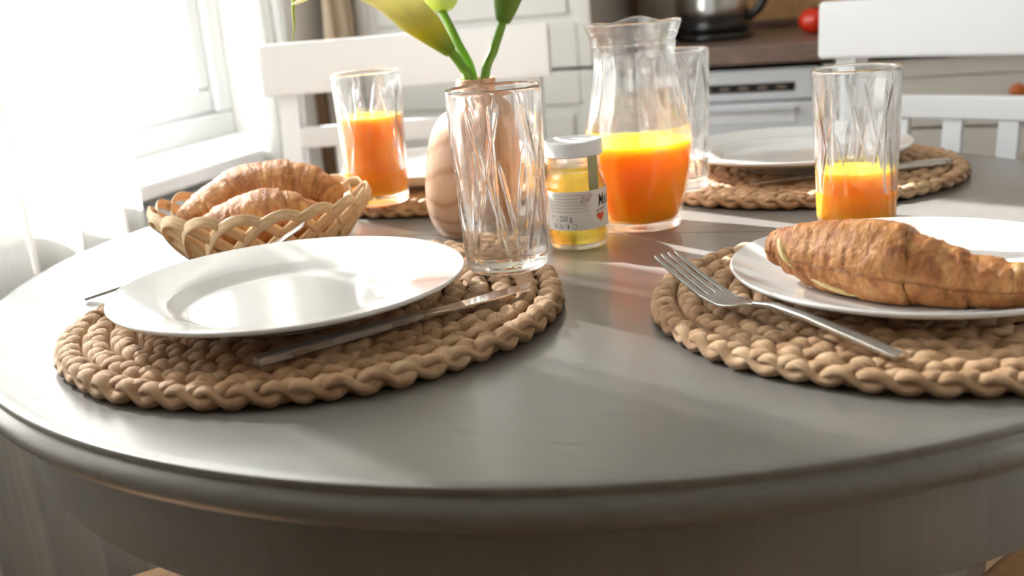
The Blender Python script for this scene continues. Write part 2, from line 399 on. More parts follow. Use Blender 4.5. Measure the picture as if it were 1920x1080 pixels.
def curtain(name, x0, y0, y1, nf, amp, z0, z1, label, seed, lean=0.0):
    rnd = random.Random(seed); ny, nz = nf*14, 24
    ph = [rnd.uniform(-.6, .6) for _ in range(nf+2)]; am = [rnd.uniform(.55, 1.25) for _ in range(nf+2)]
    V, UV = [], []
    for i in range(ny+1):
        t = i/ny; k = t*nf; j = int(min(k, nf-1))
        a = am[j]*(1-(k-j))+am[j+1]*(k-j); p = ph[j]*(1-(k-j))+ph[j+1]*(k-j)
        for q in range(nz+1):
            w = q/nz; z = z0+(z1-z0)*w
            x = x0 + amp*a*(.75+.5*(1-w))*math.sin(2*PI*k+p+1.2*(1-w)*math.sin(3*k)) + .010*math.sin(5*t+4*w)
            y = y0+(y1-y0)*t + .35*amp*math.sin(4*PI*k+p*2+w) + lean*(1-w)*t
            V.append((x, y, z)); UV.append((t, w))
    F = grid_faces(ny+1, nz+1).tolist()
    top = tag(empty(name, (x0, (y0+y1)/2, z0)), label, 'curtain')
    V = [(a-x0, b-(y0+y1)/2, c-z0) for a, b, c in V]
    sh = make('voile_panel', V, F, M['voile'], top, True, UV)
    box('heading_tape', (-amp-.01, -(y1-y0)/2-.01, z1-z0-.06), (amp+.01, (y1-y0)/2+.01, z1-z0-.01), M['pvc'], top, .004)
    return top
curtain('sheer_curtain', -1.045, .20, 1.285, 12, .030, .02, 2.36, 'wide sheer white curtain in loose folds, drawn across the near half of the window', 3, .05)
curtain('sheer_curtain', -1.10, 1.745, 1.875, 4, .022, .02, 2.36, 'narrow gathered white curtain at the end of the window by the hanging linen cloth', 8)
rod = tag(empty('curtain_rail', (-1.08, 1.2, 2.37)), 'white curtain rail above the window', 'curtain rail')
box('rail', (-.11, -1.02, 0), (.11, 1.0, .02), M['pvc'], rod, .004)
box('wall_bracket', (-.17, -.6, .02), (-.02, -.56, .13), M['pvc'], rod); box('wall_bracket', (-.17, .6, .02), (-.02, .64, .13), M['pvc'], rod)

# linen cloth hanging on the wall between curtain and refrigerator
cl = tag(empty('linen_cloth', (-1.235, 2.262, T+.06)), 'beige linen cloth hanging in folds on the wall beside the refrigerator', 'cloth')
nv, nz = 40, 30; V = []; UV = []
for q in range(nz+1):
    w = q/nz
    for i in range(nv+1):
        a = i/nv; half = .028+.030*(1-w)**1.0+.012*math.sin(7*w); y = (a-.5)*2*half
        x = .035+.020*math.sin(a*16+2.2*w)*(1-.45*w)+.014*math.sin(a*PI) - .018*w
        V.append((x, y+.012*math.sin(5*w), .012*math.sin(a*9)*(1-w)+.62*w)); UV.append((a, w))
make('cloth_front', V, grid_faces(nz+1, nv+1).tolist(), M['linen'], cl, True, UV).modifiers.new('thick', 'SOLIDIFY').thickness = .004
tube('hanging_loop', [(.03, -.012, .61), (.03, -.008, .66), (.03, .008, .66), (.03, .012, .61)], .004, M['linen'], cl)
box('wall_hook', (-.015, -.012, .645), (.036, .012, .665), M['brown_wood'], cl, .003)
struct(tag(box('trim_2', (XL+.001, 2.222, 0), (XL+.024, 2.245, T+.05), M['brown_wood'], bevel=.002), 'dark brown wooden edge strip on the wall'))

# ------------------------------------------------------------------ kitchen run
FX0, FX1 = -1.175, -.615
def shaker(name, x0, x1, z0, z1, y, parent, mt, fr=.06, fb=None, ft=None):
    """frame-and-panel door, front face at y (facing -Y)"""
    fb = fb or fr; ft = ft or fr
    d = box(name, (x0, y+.006, z0), (x1, y+.022, z1), mt, parent, .002)
    for (n_, a, b, c, e) in (('stile', x0, x0+fr, z0, z1), ('stile', x1-fr, x1, z0, z1), ('rail', x0+fr, x1-fr, z0, z0+fb), ('rail', x0+fr, x1-fr, z1-ft, z1)):
        box(n_, (a, y, c), (b, y+.007, e), mt, d, .003)
    box('raised_panel', (x0+fr+.018, y+.001, z0+fb+.018), (x1-fr-.018, y+.007, z1-ft-.018), mt, d, .004)
    return d
fr = tag(empty('refrigerator', (0, 0, 0)), 'tall cream refrigerator cabinet with panelled doors left of the worktop', 'refrigerator')
box('body', (FX0+.006, 2.362, .06), (FX1-.006, 2.93, 2.05), M['cream'], fr, .003)
box('plinth', (FX0+.01, 2.40, 0), (FX1-.01, 2.90, .06), M['cream'], fr)
box('door_gasket', (FX0+.012, 2.346, .10), (FX1-.012, 2.363, 2.04), M['gasket'], fr)
shaker('upper_door', FX0, FX1, T+.056, 2.045, 2.324, fr, M['cream'], .032, .095)
shaker('lower_door', FX0, FX1, .085, T+.050, 2.324, fr, M['cream'], .032, .08, .075)

ct = tag(empty('worktop', (0, 0, T+.042)), 'brown laminate kitchen worktop above the dishwasher', 'worktop')
box('slab', (FX1+.004, 2.315, 0), (1.08, 2.93, .038), M['counter'], ct, .004)
box('wall_strip', (FX1+.004, 2.925, .038), (1.08, 2.945, .058), M['counter'], ct, .003)
dw = tag(empty('dishwasher', (0, 0, 0)), 'white dishwasher with black control strip under the worktop', 'dishwasher')
DX0, DX1 = FX1+.01, -.142
box('body', (DX0+.004, 2.37, .10), (DX1-.004, 2.91, T+.028), M['appliance'], dw)
box('plinth', (DX0+.01, 2.40, 0), (DX1-.01, 2.90, .10), M['appliance'], dw)
pn = box('control_panel', (DX0, 2.335, T-.035), (DX1, 2.37, T+.030), M['appliance'], dw, .003)
ds = box('display_strip', (-.553, 2.3335, T-.017), (-.191, 2.3365, T+.001), M['black'], pn)
for k in range(9): box('button', (-.54+k*.039, 2.3322, T-.011), (-.52+k*.039, 2.3342, T-.006), M['taupe'], pn)
dr = box('door', (DX0, 2.335, .11), (DX1, 2.37, T-.039), M['appliance'], dw, .003)
# recessed grip: lip + shadowed pocket
box('grip_pocket', (-.555, 2.3325, T-.082), (-.19, 2.3365, T-.050), M['radiator'], dr, .001)
box('grip_lip', (-.555, 2.322, T-.056), (-.19, 2.336, T-.049), M['appliance'], dr, .002)
def base_unit(name, x0, x1, label):
    bc = tag(empty(name, (0, 0, 0)), label, 'cabinet')
    box('body', (x0+.003, 2.36, .10), (x1-.003, 2.91, T+.030), M['cream'], bc)
    box('plinth', (x0, 2.40, 0), (x1, 2.90, .10), M['cream'], bc)
    d = shaker('drawer', x0+.002, x1-.002, T-.103, T+.034, 2.336, bc, M['cream'], .036)
    e = shaker('door', x0+.002, x1-.002, .115, T-.108, 2.336, bc, M['cream'], .06)
    for par, kx, kz in ((d, x0+.367, T-.036), (e, x0+.55, T-.17)):
        lathe('knob', [(0, .026), (.008, .0255), (.0135, .022), (.015, .017), (.012, .011), (.006, .007), (.006, 0), (0, 0)], M['knob'], par, 24, loc=(kx, 2.336, kz), rot=(PI/2, 0, 0))
    return bc
base_unit('base_cabinet', -.138, .462, 'cream base cabinet with drawer, wooden knob and panelled door beside the dishwasher')
base_unit('base_cabinet', .466, 1.066, 'cream base cabinet with panelled door at the far end of the worktop')
bs = struct(box('trim_3', (FX1, 2.93, T+.10), (1.2, 2.948, T+.62), M['splash'], bevel=.002)); tag(bs, 'orange-brown wooden backsplash behind the worktop')

CT = T+.0805
kt = tag(empty('kettle', (-.392, 2.60, CT)), 'steel electric kettle with black base and handle on the worktop', 'kettle')
lathe('power_base', [(0, 0), (.082, 0), (.087, .004), (.087, .012), (.080, .017), (0, .018)], M['black'], kt, 48)
lathe('black_foot', [(0, .019), (.080, .019), (.083, .024), (.083, .044), (.079, .047), (0, .047)], M['black'], kt, 48)
lathe('steel_body', [(0, .048), (.0775, .048), (.076, .075), (.070, .13), (.063, .18), (.060, .196), (0, .197)], M['steel'], kt, 48)
lathe('lid', [(0, .225), (.012, .224), (.016, .212), (.045, .207), (.058, .199), (0, .198)], M['black'], kt, 40)
tube('handle', crom([(.052, .0, .20), (.085, 0, .205), (.116, 0, .185), (.122, 0, .13), (.108, 0, .075), (.075, 0, .042)], 26), .011, M['black'], kt, 12, .8, (0, 1, 0))
box('water_gauge', (-.012, -.0795, .06), (.012, -.066, .15), M['appliance'], kt, .004)
lathe('spout', [(.001, 0), (.022, 0), (.012, .035), (.001, .036)], M['steel'], kt, 24, loc=(-.055, 0, .165), rot=(0, -.7, 0))
cf = tag(empty('coffee_machine', (-.528, 2.70, CT)), 'taupe metal coffee machine between refrigerator and kettle', 'coffee machine')
box('housing', (-.058, -.02, 0), (.040, .14, .34), M['taupe'], cf, .012, 3); box('drip_tray', (-.058, -.11, 0), (.040, -.021, .03), M['gasket'], cf, .004)
box('brew_head', (-.058, -.10, .22), (.040, -.021, .34), M['taupe'], cf, .010, 3)
tube('spout', [(-.01, -.06, .219), (-.01, -.06, .19)], .008, M['black'], cf)
def tomato(x, y, r, label, seed):
    t = tag(empty('tomato', (x, y, CT)), label, 'tomato')
    def rf(A, Rr, Z): return Rr*(1+.035*np.cos(5*A+seed)), Z
    a = np.linspace(-PI/2, PI/2, 22)
    pr = np.stack([r*np.cos(a)*1.06, r*.86*(1+np.sin(a))-.012*r*0], -1)
    pr[-3:, 1] -= np.array([.01, .05, .09])*r
    lathe('flesh', pr, M['tomato'], t, 40, rfun=rf)
    parts = []
    for k in range(5):
        an = k*2*PI/5+seed; L = r*.55
        P = [(0, 0, 1.66*r), (L*.4*math.cos(an), L*.4*math.sin(an), 1.72*r), (L*math.cos(an), L*math.sin(an), 1.68*r+.1*r*(k % 2))]
        parts.append(tube_arrays(crom(P, 7), np.array([.12, .13, .13, .11, .08, .05, .01])*r, 6, .3))
    parts.append(tube_arrays([(0, 0, 1.63*r), (0.05*r, 0, 1.95*r)], .05*r, 6))
    Vv, Ff, Uu = join_arrays(parts); make('calyx', Vv, Ff, M['calyx'], t, True, Uu)
tomato(-.166, 2.57, .034, 'red tomato on the worktop in front of the wooden backsplash', .4)
tomato(-.103, 2.655, .033, 'second red tomato, behind the first one on the worktop', 1.3)

# ================================================================== TABLE
TX, TY, TR = .0763, 1.0339, .55
SEAM = math.radians(-18.2)
tab = tag(empty('dining_table', W(TX, TY, -T), az=SEAM), 'round warm-grey painted dining table with a seam across the top', 'table')
edge = [(.0, 0), (.20, 0), (.40, 0), (.540, 0), (.5480, 0), (.5487, -.0003), (.5492, -.0010), (.5493, -.0030), (.5488, -.0054), (.0, -.0054)]
mould = [(.51, -.0056), (.5488, -.0056), (.5500, -.0072), (.5525, -.0090), (.5545, -.0125), (.5550, -.0165), (.5535, -.0210), (.5490, -.0255), (.5410, -.0280), (.530, -.0290), (.51, -.0290), (.51, -.0056)]
for k, (n_) in enumerate(('top_half', 'top_half')):
    g = .0007/.55
    o = lathe(n_, [(max(r, .0), z+T) for r, z in edge], M['table'], tab, 110, k*PI+.0, k*PI+PI, cap=True)
    o.location = (0, .0006 if k == 0 else -.0006, 0)
    o.data.set_sharp_from_angle(angle=math.radians(40))
    o = lathe('edge_moulding', [(r, z+T) for r, z in mould], M['table'], tab, 110, k*PI, k*PI+PI, cap=True)
    o.location = (0, .0006 if k == 0 else -.0006, 0); o.data.set_sharp_from_angle(angle=math.radians(40))
    ap = lathe('apron', [(.490, T-.0295), (.517, T-.0295), (.518, T-.034), (.518, T-.098), (.515, T-.101), (.493, T-.101), (.490, T-.098), (.490, T-.0295)], M['table'], tab, 90, k*PI, k*PI+PI, cap=True)
    ap.location = (0, .001 if k == 0 else -.001, 0); ap.data.set_sharp_from_angle(angle=math.radians(40))
for a, lr in ((78, .432), (-3, .472), (-92, .432), (167, .432)):
    an = math.radians(a)-SEAM; bm = bmesh.new()
    bm_box(bm, (-.032, -.032, 0), (.032, .032, T-.0295), .006)
    for v_ in bm.verts:
        if v_.co.z < .1: v_.co.x *= .62; v_.co.y *= .62
    from_bm('leg', bm, M['table'], tab, loc=(lr*math.cos(an), lr*math.sin(an), 0), rot=(0, 0, an))

# ------------------------------------------------------------------ chairs (front faces +X of the local frame, i.e. the sitter looks along +X)
ZR = T+.183
def make_chair(name):
    c = empty(name, (0, 0, 0))
    P, Wd = M['white'], .437
    def bx(x): return -.205-.075*((x-.45)/.47) if x > .45 else -.205      # raked back: x offset by height
    # seat
    s = box('seat', (-.185, -.185, .425), (.195, .185, .45), M['seat'], c, .010, 3)
    box('seat_rail', (.150, -.165, .365), (.172, .165, .424), P, c, .003)
    box('seat_rail', (-.170, -.165, .365), (-.150, .165, .424), P, c, .003)
    for sy in (-1, 1):
        box('side_rail', (-.150, sy*.166-.010, .365), (.150, sy*.166+.010, .424), P, c, .003)
        bm = bmesh.new(); bm_box(bm, (.142, sy*.166-.019, 0), (.180, sy*.166+.019, .424), .004)
        from_bm('front_leg', bm, P, c)
        rows = [(-.225, 0), (-.203, .22), (-.200, .45), (-.222, .64), (-.262, ZR-.012)]
        V = []
        for (x, z) in crom([(a, b, 0) for a, b in rows], 18)[:, :2]:
            V += [(x-.017, sy*.186-.015, z), (x+.017, sy*.186-.015, z), (x+.017, sy*.186+.015, z), (x-.017, sy*.186+.015, z)]
        F = grid_faces(18, 4, False, True).tolist(); F += [[0, 1, 2, 3], [71, 70, 69, 68]]
        make('back_post', V, F, P, c, False)
    def brail(n_, z0, z1, th, hw, x0):
        bm = bmesh.new(); bm_box(bm, (-th, -hw, z0), (th, hw, z1))
        bmesh.ops.subdivide_edges(bm, edges=[e for e in bm.edges if abs(e.verts[0].co.y-e.verts[1].co.y) > .1], cuts=12)
        for v_ in bm.verts:
            q = v_.co.y/hw; zz = (v_.co.z-.45)/.47
            v_.co.x += x0 - .014*(1-q*q) - .055*(v_.co.z-(z0+z1)/2)
        bmesh.ops.bevel(bm, geom=[e for e in bm.edges if len(e.link_faces) == 2 and e.calc_face_angle(0) > .5], offset=.003, segments=2, affect='EDGES')
        from_bm(n_, bm, P, c)
    brail('top_rail', ZR-.076, ZR, .011, Wd/2, -.228)
    brail('middle_rail', T+.025, T+.056, .010, .172, -.232)
    brail('lower_rail', .50, .53, .010, .172, -.203)
    for y in (-.107, -.036, .036, .107):
        q = y/.172; x0 = -.014*(1-q*q)
        V = []
        for (x, z) in ((-.203, .525), (-.214, .62), (-.232, T+.030)):
            V += [(x+x0-.006, y-.0125, z), (x+x0+.006, y-.0125, z), (x+x0+.006, y+.0125, z), (x+x0-.006, y+.0125, z)]
        F = grid_faces(3, 4, False, True).tolist(); F += [[0, 1, 2, 3], [11, 10, 9, 8]]
        make('slat', V, F, P, c, False)
    return c
proto = make_chair('dining_chair')
def chair_at(rail, az, label, first):
    a = math.radians(az); bx_, by_ = rail[0]+.235*math.cos(a), rail[1]+.235*math.sin(a)
    if first: o = proto; o.location = W(bx_, by_, -T); o.rotation_euler = (0, 0, a+ROOM)
    else: o = tree_copy(proto, W(bx_, by_, -T), (0, 0, a+ROOM))
    tag(o, label, 'chair', 'chairs around the table')
chair_at((-.131, 1.65), -97, 'white wooden dining chair behind the vase, its back to the refrigerator', True)
chair_at((.612, 1.376), -137, 'white wooden dining chair standing in front of the base cabinets and worktop', False)
chair_at((.53+.235*.65, .708-.235*.76), math.degrees(math.atan2(.76, -.65)), 'white chair with tan seat under the table by the croissant plate', False)
chair_at((-.42-.235*.88, .75-.235*.47), 28, 'white chair with tan seat under the table by the curtain', False)

# ================================================================== PLACE MATS
MATH = .0145
def make_mat(name):
    root = empty(name)
    pitch, r0, r1 = .0182, .004, .1860
    ph0 = 2*PI*r0/pitch; ph1 = 2*PI*r1/pitch
    turns = int(math.ceil((ph1-ph0)/(2*PI)))
    P3 = .060
    rng = np.random.RandomState(5)
    for k in range(turns):
        a0 = ph0+2*PI*k; a1 = min(ph0+2*PI*(k+1), ph1)
        rm = pitch*(a0+a1)/2/(2*PI)
        n = max(24, int(rm*(a1-a0)/.0026)); parts = []
        phi = np.linspace(a0-.03, a1+.03, n)
        r = pitch*phi/(2*PI); s = pitch*phi**2/(4*PI)
        for j in range(3):
            w = 2*PI*s/P3 + 2*PI*j/3 + .25*np.sin(s*23+j)
            lat = .0048*np.sin(w)+.0006*np.sin(s*37+j*1.7); zz = .0070+.0034*np.sin(2*w+.3)
            plump = 1+.24*np.cos(2*w+.6)+.10*np.sin(s*61+j*2.1)
            rr = r+lat
            Pth = np.stack([rr*np.cos(phi), rr*np.sin(phi), zz], -1)
            hw = .0059*plump
            rr = rr - np.clip((phi-(ph1-.5))/.5, 0, 1)**2*.010; Pth = np.stack([rr*np.cos(phi), rr*np.sin(phi), zz-np.clip((phi-(ph1-.5))/.5, 0, 1)*.003], -1)
            if k == turns-1: hw = hw*np.clip((a1+.03-phi)/.35, .25, 1)
            V, F, uv = tube_arrays(Pth, hw, 10, .62)
            V[:, 2] = np.maximum(V[:, 2], .0004)
            uv[:, 0] += rng.rand()*5; uv[:, 1] += j*3.3
            parts.append((V, F, uv))
        V, F, U = join_arrays(parts)
        make('braid_coil', V, F, M['straw'], root, True, U)
    return root
mats = [((-.157, .816), 31, 'braided straw placemat under the empty plate with the knife on it'),
        ((.284, .735), -49, 'braided straw placemat under the croissant plate'),
        ((.335, 1.236), 21, 'braided straw placemat under the empty plate behind the juice jug'),
        ((-.070, 1.360), 31, 'braided straw placemat under the full juice glass behind the basket')]
m0 = make_mat('placemat')
for i, ((x, y), a, lab) in enumerate(mats):
    if i == 0: o = m0; o.location = W(x, y, .0004); o.rotation_euler = (0, 0, math.radians(a))
    else: o = tree_copy(m0, W(x, y, .0004), (0, 0, math.radians(a)))
    o.scale = (1.035, 1.035, 1.2) if i == 0 else (1, 1, 1)
    tag(o, lab, 'placemat', 'braided placemats on the table')

# ================================================================== PLATES
def plate(name, x, y, z, R, H, rimmed, label):
    p = tag(empty(name, W(x, y, z)), label, 'plate', 'white plates on the table')
    if rimmed:
        top = [(0, .0102), (.05, .0100), (.072, .0101), (.079, .0112), (.085, .0142), (.090, .0166), (.094, .0178), (.100, H*.73), (.118, H*.89), (R-.004, H-.0006), (R-.0012, H), (R, H-.0012)]
        bot = [(R-.0014, H-.0034), (.118, H-.0073), (.100, H-.0124), (.090, H-.0152), (.080, H-.0184), (.070, H-.0218), (.063, .0014), (.061, 0), (.057, 0), (.054, .003), (.02, .003), (0, .003)]
    else:
        top = [(0, .0058), (.05, .0057), (.080, .0060), (.092, .0072), (.106, .0105), (.118, .0145), (R-.004, H-.0008), (R-.0014, H), (R, H-.0012)]
        bot = [(R-.0012, H-.0034), (.116, .0100), (.104, .0055), (.090, .0022), (.084, 0), (.079, 0), (.076, .0018), (.02, .0018), (0, .0018)]
    sm = np.vstack([crom(top, 70), crom(bot, 60)])
    sm[:, 0] = np.maximum(sm[:, 0], 0)
    a = sm[:70]; b = sm[70:]
    lathe('glazed_body', np.vstack([a, b]), M['ceramic'], p, 128)
    return p
MATH1 = .0004+(MATH-.0004)*1.2           # the thickest of the mats
P1 = plate('dinner_plate', -.165, .784, MATH1, .1316, .0265, True, 'empty white rimmed dinner plate beside the knife')
P2 = plate('dinner_plate', .2875, .7303, MATH, .1316, .0185, False, 'shallow white plate holding a single croissant')
P3 = plate('dinner_plate', .335, 1.235, MATH, .1316, .0250, True, 'empty white plate behind the juice jug')
P4 = plate('dinner_plate', -.075, 1.364, MATH, .125, .0215, False, 'empty white plate behind the wooden vase and the full juice glass')

# ================================================================== TUMBLERS with cut lines
GH = .147
def glass_R(z): return .0335+(.0385-.0335)*(z/GH)**.9
def make_tumbler_mesh():
    nz, na = 150, 400
    z = np.concatenate([[.0012, .0035], np.linspace(.006, GH-.004, nz), [GH-.002, GH-.0006]])
    ro = glass_R(z); ro[0] -= .0022; ro[1] -= .0006; ro[-1] -= .0006; ro[-2] -= .0001
    th = np.linspace(0, 2*PI, na, endpoint=False)
    TH, Z = np.meshgrid(th, z, indexing='ij'); RO = np.broadcast_to(ro, TH.shape).copy()
    rnd = random.Random(11); lines = []
    for k in range(5):
        t0 = 2*PI*k/5
        lines += [(t0, .014, t0+.80, GH-.012), (t0+.86, .010, t0+.10, GH-.014), (t0+.62, .024, t0+.62, GH-.012), (t0+1.10, .013, t0+.72, .092)]
    for (ta, za, tb, zb) in lines:
        u = np.clip((Z-za)/(zb-za), 0, 1)
        dth = (TH-(ta+(tb-ta)*u)+PI) % (2*PI)-PI
        sl = (tb-ta)*.036/(zb-za)
        d = np.abs(dth)*.036/math.sqrt(1+sl*sl)
        e = np.clip(np.minimum((Z-za), (zb-Z))/.012+.25, 0, 1)*((Z > za-.002) & (Z < zb+.002))
        wd_ = .0021*np.clip(e+.2, 0, 1)
        g = np.clip(1-d/np.maximum(wd_, 1e-5), 0, 1)
        RO = np.minimum(RO, np.broadcast_to(ro, TH.shape)-.0014*e*(g*g*(3-2*g)))
    V1 = np.stack([RO*np.cos(TH), RO*np.sin(TH), Z], -1).reshape(-1, 3)
    n1 = len(z); F = grid_faces(na, n1, True, False).tolist()
    # inner wall and rounded rim on fewer rings
    inner = [(glass_R(GH)-.0013, GH), (glass_R(GH)-.0019, GH-.0006), (glass_R(GH)-.0022, GH-.003), (glass_R(.09)-.0024, .09), (glass_R(.04)-.0026, .04), (glass_R(.016)-.0029, .0165), (glass_R(.013)-.0052, .0135), (.016, .0126), (.002, .0124)]
    rows = np.array(inner); n2 = len(rows)
    TH2, R2 = np.meshgrid(th, rows[:, 0], indexing='ij'); Z2 = np.broadcast_to(rows[:, 1], R2.shape)
    V2 = np.stack([R2*np.cos(TH2), R2*np.sin(TH2), Z2], -1).reshape(-1, 3); off = len(V1)
    F += (grid_faces(na, n2, True, False)+off).tolist()
    for i in range(na):
        j = (i+1) % na
        F.append([i*n1+n1-1, j*n1+n1-1, off+j*n2, off+i*n2])
    c = len(V1)+len(V2); V3 = [(0, 0, .0124), (0, 0, .0012)]
    F += [[off+i*n2+n2-1, off+((i+1) % na)*n2+n2-1, c] for i in range(na)]
    F += [[((i+1) % na)*n1, i*n1, c+1] for i in range(na)]
    return np.vstack([V1, V2, V3]), F
GV, GF = make_tumbler_mesh()
gl0 = None
def tumbler(x, y, z, az, fill, label):
    global gl0
    t = tag(empty('tumbler', W(x, y, z), az=math.radians(az)), label, 'glass', 'cut glass tumblers')
    if gl0 is None:
        gl0 = make('glass_body', GV, GF, M['glass'], t, True)
        bm = bmesh.new(); bm.from_mesh(gl0.data); bmesh.ops.recalc_face_normals(bm, faces=bm.faces); bm.to_mesh(gl0.data); bm.free()
    else: twin(gl0, t)
    if fill:
        zz = np.linspace(.0165, fill, 12)
        pr = [(0, .0122), (.016, .0124), (glass_R(.013)-.0050, .0133)]+[(glass_R(q)-.0026, q) for q in zz]+[(glass_R(fill)-.0028, fill+.0006), (glass_R(fill)-.006, fill), (0, fill)]
        lathe('juice', pr, M['juice'], t, 72)
    return t
tumbler(-.002, .8625, MATH1, 12, 0, 'empty cut glass tumbler on the placemat with the knife')
tumbler(.3150, .952, 0, 40, .057, 'cut glass tumbler one third full of orange juice behind the croissant')
tumbler(-.141, 1.212, MATH, 75, .098, 'cut glass tumbler nearly full of bright orange juice beside the basket')
tumbler(.187, 1.152, MATH*.98, 20, 0, 'empty cut glass tumbler half hidden behind the juice jug')

# ================================================================== JUG
jx, jy = .134, 1.048
jug = tag(empty('juice_jug', W(jx, jy, 0), az=0), 'glass carafe half full of orange juice with flared pouring rim', 'jug')
outer = [(.0, .0015), (.034, .0015), (.0378, .0035), (.0385, .008), (.0405, .018), (.0455, .038), (.0495, .060), (.0520, .078), (.0515, .092), (.0480, .110), (.0435, .130), (.0405, .148), (.0392, .164), (.0393, .172), (.0402, .1765), (.0394, .1790), (.0412, .1825), (.0440, .190), (.0462, .1965)]
inner = [(.0452, .1972), (.0438, .1965), (.0405, .186), (.0380, .178), (.0368, .168), (.0378, .150), (.0410, .131), (.0455, .111), (.0490, .093), (.0496, .078), (.0470, .060), (.0428, .038), (.0372, .018), (.0330, .0100), (.018, .0090), (.0, .0090)]
def jug_r(A, Rr, Z):
    k = np.clip((Z-.178)/.018, 0, 1)
    lip = np.exp(-((A-1.35)/.30)**2)                # pouring lip on the far side
    dip = np.exp(-((A-.75)/.22)**2)+np.exp(-((A-1.95)/.22)**2)
    flut = np.clip((Z-.10)/.03, 0, 1)*np.clip((.172-Z)/.02, 0, 1)
    return Rr*(1+.13*k*lip-.05*k*dip) + .0007*flut*np.sin(14*A), Z+k*(.0030*lip-.0016*dip)
# spout turned away from the sitter
oprof = crom(outer, 80); iprof = crom(inner, 70)
lathe('glass_body', np.vstack([oprof, iprof]), M['glass_smooth'], jug, 160, rfun=lambda A, R, Z: jug_r(A, np.maximum(R, 0), Z))
JL = .0845
ip = crom(inner[::-1], 120); ip = ip[(ip[:, 1] <= JL) & (ip[:, 0] >= 0)]
ip = np.vstack([[(0, .0089)], ip[ip[:, 0] > .002]+np.array([.0003, -.0001]), [(ip[-1, 0]+.0002, JL), (ip[-1, 0]-.004, JL-.0008), (0, JL-.0008)]])
lathe('juice', ip, M['juice'], jug, 96)

# ================================================================== HONEY JAR
hx, hy = .0665, .988
jar = tag(empty('honey_jar', W(hx, hy, 0), az=0), 'glass jar of clear yellow honey with white lid and paper label', 'jar')
JR = .0280
jo = [(0, .0015), (.023, .0015), (.0262, .0035), (.0276, .008), (JR, .014), (JR, .055), (.0278, .0605), (.0262, .0660), (.0246, .0690), (.0242, .0715), (.0250, .0730), (.0250, .0745), (.0240, .0760), (.0240, .0790), (.0246, .0805), (.0240, .0820), (.0240, .0900)]
ji = [(.0232, .0905), (.0224, .0900), (.0222, .0720), (.0240, .0655), (.0256, .0600), (.0260, .054), (.0260, .012), (.0240, .0068), (0, .0060)]
lathe('glass_body', np.vstack([crom(jo, 90), crom(ji, 40)]).clip(min=0), M['glass_smooth'], jar, 96)
hp = [(0, .0058), (.0238, .0066), (.0257, .0118), (.0261, .013), (.0261, .054), (.0256, .0602), (.0241, .0655), (.0225, .0690), (.0221, .0725), (0, .0722)]
lathe('honey', hp, M['honey'], jar, 80)
lid = lathe('lid', [(0, .0985), (.020, .0986), (.0225, .0998), (.0250, .1000), (.0264, .0990), (.0268, .0972), (.0268, .0885), (.0272, .0872), (.0268, .0862), (.0262, .0862), (.0260, .0868), (.0260, .0955), (0, .0955)], M['lid'], jar, 90)
lid.data.set_sharp_from_angle(angle=math.radians(30))
def jar_ang(off): return -PI/2 + off      # 0 = towards the camera, positive to the right
def curved_patch(name, a0, a1, z0, z1, R, mt, parent, na=40, nz=2, th=.00025):
    V = []
    for rr in (R, R+th):
        for i in range(na+1):
            a = jar_ang(a0+(a1-a0)*i/na)
            for j in range(nz+1): V.append((rr*math.cos(a), rr*math.sin(a), z0+(z1-z0)*j/nz))
    n = (na+1)*(nz+1); f = grid_faces(na+1, nz+1); F = (f+n).tolist()+f[:, ::-1].tolist()
    return make(name, V, F, mt, parent, True)
lab = curved_patch('label', -1.25, 2.25, .0205, .0560, JR+.0001, M['paper'], jar)
lab['label'] = 'cream printed paper label'
curved_patch('seal_strip', .38, .78, .0560, .0868, JR-.0005, M['seal'], jar, 12)['label'] = 'olive paper seal strip'
PR = JR+.00045
def flat_to_jar(pts): return [((PR+dz)*math.cos(jar_ang(u/PR)), (PR+dz)*math.sin(jar_ang(u/PR)), z) for u, z, dz in pts]
def text_on_jar(name, body, u0, z0, size, mt, shear=0.0, rot=0.0, bold=0.0, sx=1.0):
    cu = bpy.data.curves.new('t', 'FONT'); cu.body = body; cu.size = size; cu.shear = shear; cu.resolution_u = 3; cu.offset = bold
    ob = bpy.data.objects.new('t', cu); sc.collection.objects.link(ob)
    dg = bpy.context.evaluated_depsgraph_get(); me = ob.evaluated_get(dg).to_mesh()
    bm = bmesh.new(); bm.from_mesh(me); bmesh.ops.triangulate(bm, faces=bm.faces)
    bmesh.ops.subdivide_edges(bm, edges=[e for e in bm.edges if e.calc_length() > .003], cuts=2)
    c, s = math.cos(rot), math.sin(rot)
    for v_ in bm.verts:
        x, y = v_.co.x*sx, v_.co.y
        v_.co = Vector(flat_to_jar([(u0+c*x-s*y, z0+s*x+c*y, 0)])[0])
    bpy.data.objects.remove(ob); bpy.data.curves.remove(cu)
    o = from_bm(name, bm, mt, lab, False); return o
def poly_on_jar(name, polys, mt):
    V, F = [], []
    for p in polys:
        k = len(V); V += flat_to_jar([(u, z, 0.00002) for u, z in p]); F.append(list(range(k, k+len(p))))
    return make(name, V, F, mt, lab, False)
def stroke(pts, w):
    """thin closed outline around a polyline as quads"""
    out = []
    for (a, b) in zip(pts[:-1], pts[1:]):
        dx, dz = b[0]-a[0], b[1]-a[1]; L = math.hypot(dx, dz)+1e-9; nx, nz = -dz/L*w, dx/L*w
        out.append([(a[0]-nx, a[1]-nz), (b[0]-nx, b[1]-nz), (b[0]+nx, b[1]+nz), (a[0]+nx, a[1]+nz)])
    return out
text_on_jar('weight_text', '250 g', -.0195, .0290, .0072, M['ink'], 0, .03, 0, .80)
text_on_jar('brand_text', 'Med', .0190, .0400, .0165, M['ink'], .35, .10, .0002, .62)
rows = []
